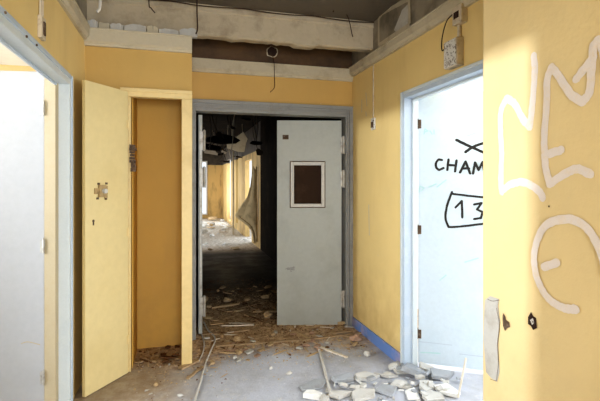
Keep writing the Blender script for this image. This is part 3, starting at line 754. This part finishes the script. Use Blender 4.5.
scatter('plaster_chip', 60, (1.05, 1.62), (2.1, 3.0), (.012, .055), ['plaster', 'plaster_white', 'plaster_grey', 'plaster'], 'small chip of pale plaster in the rubble by the blue door', 'plaster chip', 'chips in the rubble by the blue door')
scatter('plaster_chip', 34, (.1, 1.05), (2.2, 3.5), (.007, .026), ['plaster', 'plaster_white', 'tan'], 'small pale chip scattered on the bare grey floor', 'plaster chip', 'chips on the grey floor')
scatter('rubble_piece', 130, (.2, 1.6), (3.5, 4.3), (.02, .11), ['tan', 'tan', 'brown', 'brick', 'plaster', 'wood'], 'brown debris fragment strewn along the double door threshold', 'rubble', 'fragments at the double door threshold')
scatter('wood_splinter', 34, (.2, 1.6), (3.45, 4.5), (.05, .16), ['wood', 'tan', 'palewood'], 'tan splinter among the dirt at the double door threshold', 'splinter', 'splinters at the double door threshold')
scatter('rubble_piece', 75, (.25, 1.2), (4.3, 6.0), (.03, .15), ['tan', 'tan', 'brown', 'wood'], 'brown debris fragment on the dim floor beyond the double doors', 'rubble', 'fragments beyond the double doors')
scatter('rubble_piece', 26, (-.33, .0), (3.62, 3.95), (.04, .13), ['brown', 'brown', 'tan', 'wood'], 'dark brown debris fragment heaped on the closet floor', 'rubble', 'fragments on the closet floor')
scatter('rubble_piece', 34, (-.3, .32), (2.9, 3.6), (.010, .035), ['tan', 'brown', 'plaster'], 'tan fragment on the dirty floor before the closet', 'rubble', 'fragments before the closet')
scatter('plaster_piece', 60, (.3, 1.6), (9.4, 17), (.06, .32), ['plaster_white', 'plaster', 'tan', 'plaster_white'], 'pale debris piece on the sunlit floor of the far corridor', 'rubble', 'debris in the far corridor')
# loose plaster along the closet moulding
x = -.655; i = 0
while x < .04:
    w_ = random.uniform(.06, .16)
    if not -.21 < x < -.17:
        bm = B(); h_ = random.uniform(.045, .075); n_ = 7; R_ = []
        for k in range(n_+1):
            u = k/n_; hh = h_*(1-.2*abs(2*u-1)**5)*random.uniform(.82, 1.04)
            R_.append([bm.verts.new(q) for q in ((u*w_, 0, 0), (u*w_, .05, 0), (u*w_, .042, hh*.9), (u*w_, random.uniform(.006, .012), hh))])
        for a_, b_ in zip(R_, R_[1:]):
            for k in range(4): bm.faces.new((a_[k], a_[(k+1) % 4], b_[(k+1) % 4], b_[k]))
        bm.faces.new(R_[0]); bm.faces.new(R_[-1])
        o = link('plaster_lump', bm, ('plaster', 'moulding', 'plaster')[i % 3], loc=(x, 3.515, 2.5565))
        prop(o, 'loose pale plaster lump lying on top of the closet moulding', 'plaster lump', 'plaster lumps on the closet moulding')
    x += w_+.006; i += 1
# grit: uncountable
def grit(name, n, xr, yr, s0, s1, mt, label, bias=None):
    bm = B()
    for _ in range(n):
        x = random.uniform(*xr); y = random.uniform(*yr)
        if bias and random.random() > bias(x, y): continue
        if x < .12 and (y > 3.98 or (y > 3.5 and not -.33 < x < 0)): continue
        if x < -.2 and y < 3.5 and x+.2 < (y-3.5)*1.1+.05: continue
        s = random.uniform(s0, s1); a = random.uniform(0, 6.28); h = s*random.uniform(.3, .8)
        p = [Vector((x+math.cos(a+k*2.09)*s*random.uniform(.6, 1.2), y+math.sin(a+k*2.09)*s*random.uniform(.6, 1.2), .0005)) for k in range(3)]
        v = [bm.verts.new(q) for q in p]+[bm.verts.new((x, y, h))]
        for f in ((0, 1, 3), (1, 2, 3), (2, 0, 3)): bm.faces.new([v[k] for k in f])
    prop(link(name, bm, mt), label, 'grit', kind='stuff')
grit('plaster_grit', 3000, (-.3, 1.63), (1.9, 3.7), .002, .008, 'plaster', 'fine pale plaster grit over the grey floor', lambda x, y: .15+.85*max(0, (x-.8)))
grit('brown_grit', 6500, (-.33, 1.63), (3.1, 5.6), .003, .012, 'tan', 'brown dirt and grit around the double doorway', lambda x, y: min(1, max(.05, (y-3.2)*1.4)))
grit('dark_grit', 2600, (-.33, 1.63), (3.2, 6.5), .004, .016, 'brown', 'dark crumbled dirt around and beyond the double doorway', lambda x, y: min(1, max(.02, (y-3.4)*1.2)))

# ---------- light ----------
def area(name, loc, rot, sx, sy, power, col=(1, 1, 1)):
    l = bpy.data.lights.new(name, 'AREA'); l.shape = 'RECTANGLE'; l.size = sx; l.size_y = sy; l.energy = power; l.color = col
    o = bpy.data.objects.new(name, l); C.objects.link(o); o.location = loc; o.rotation_euler = rot; return o
R = math.radians
DAY = (.93, .97, 1.0)
area('daylight_left_window', (-3.45, 2.3, 1.5), (0, R(-90), 0), 1.4, 2.2, 48, DAY)
area('daylight_left_sash', (-3.44, 1.87, 2.06), (0, R(-88), 0), .12, .12, 23, DAY).data.spread = R(80)  # small added lamp that shapes the bright patch on the near wall
area('daylight_left_bounce', (-1.7, 3.9, .6), (R(180), 0, 0), 1.0, .8, 9, (1, .97, .9))  # added uplight to brighten the left room ceiling, no such source there
area('daylight_right_window', (4.55, 1.9, 1.55), (0, R(90), 0), 1.5, 2.6, 120, DAY)
area('daylight_right_fill', (3.0, 2.0, 2.40), (0, 0, 0), 1.6, 2.0, 26, DAY)  # fill lamp added under the right room ceiling
area('daylight_rear_window', (.25, -2.9, 1.45), (R(90), 0, 0), 1.2, 1.5, 90, (.92, .96, 1))
for y, s, pw_ in ((11.05, 1.0, 14), (15.6, 1.2, 30)):
    area('daylight_far_side', (2.2, y, 1.2), (0, R(90), 0), 1.9, s, pw_, DAY)
for y, s, pw_ in ((9.95, 1.2, 10), (13.5, 1.8, 26), (16.2, 1.4, 36)):  # nearest lamp added to light the front of the hanging sheet
    area('daylight_far_left', (-.5, y, 1.2), (0, R(-90), 0), 1.9, s, pw_, DAY)
w = bpy.data.worlds.new('World'); bpy.context.scene.world = w; w.use_nodes = True
bg = w.node_tree.nodes['Background']; bg.inputs[0].default_value = (.86, .93, 1, 1); bg.inputs[1].default_value = .8

# ---------- camera ----------
cam = bpy.data.cameras.new('camera'); co = bpy.data.objects.new('camera', cam); C.objects.link(co)
co.location = (0, 0, CAMZ); co.rotation_euler = (R(90), 0, -TH)
cam.sensor_width = 36; cam.lens = FP/600*36; cam.shift_y = -(200.5-HY)/600; cam.clip_start = .05
bpy.context.scene.camera = co
sc = bpy.context.scene
sc.view_settings.view_transform = 'Standard'; sc.view_settings.look = 'Medium High Contrast'; sc.view_settings.exposure = .5
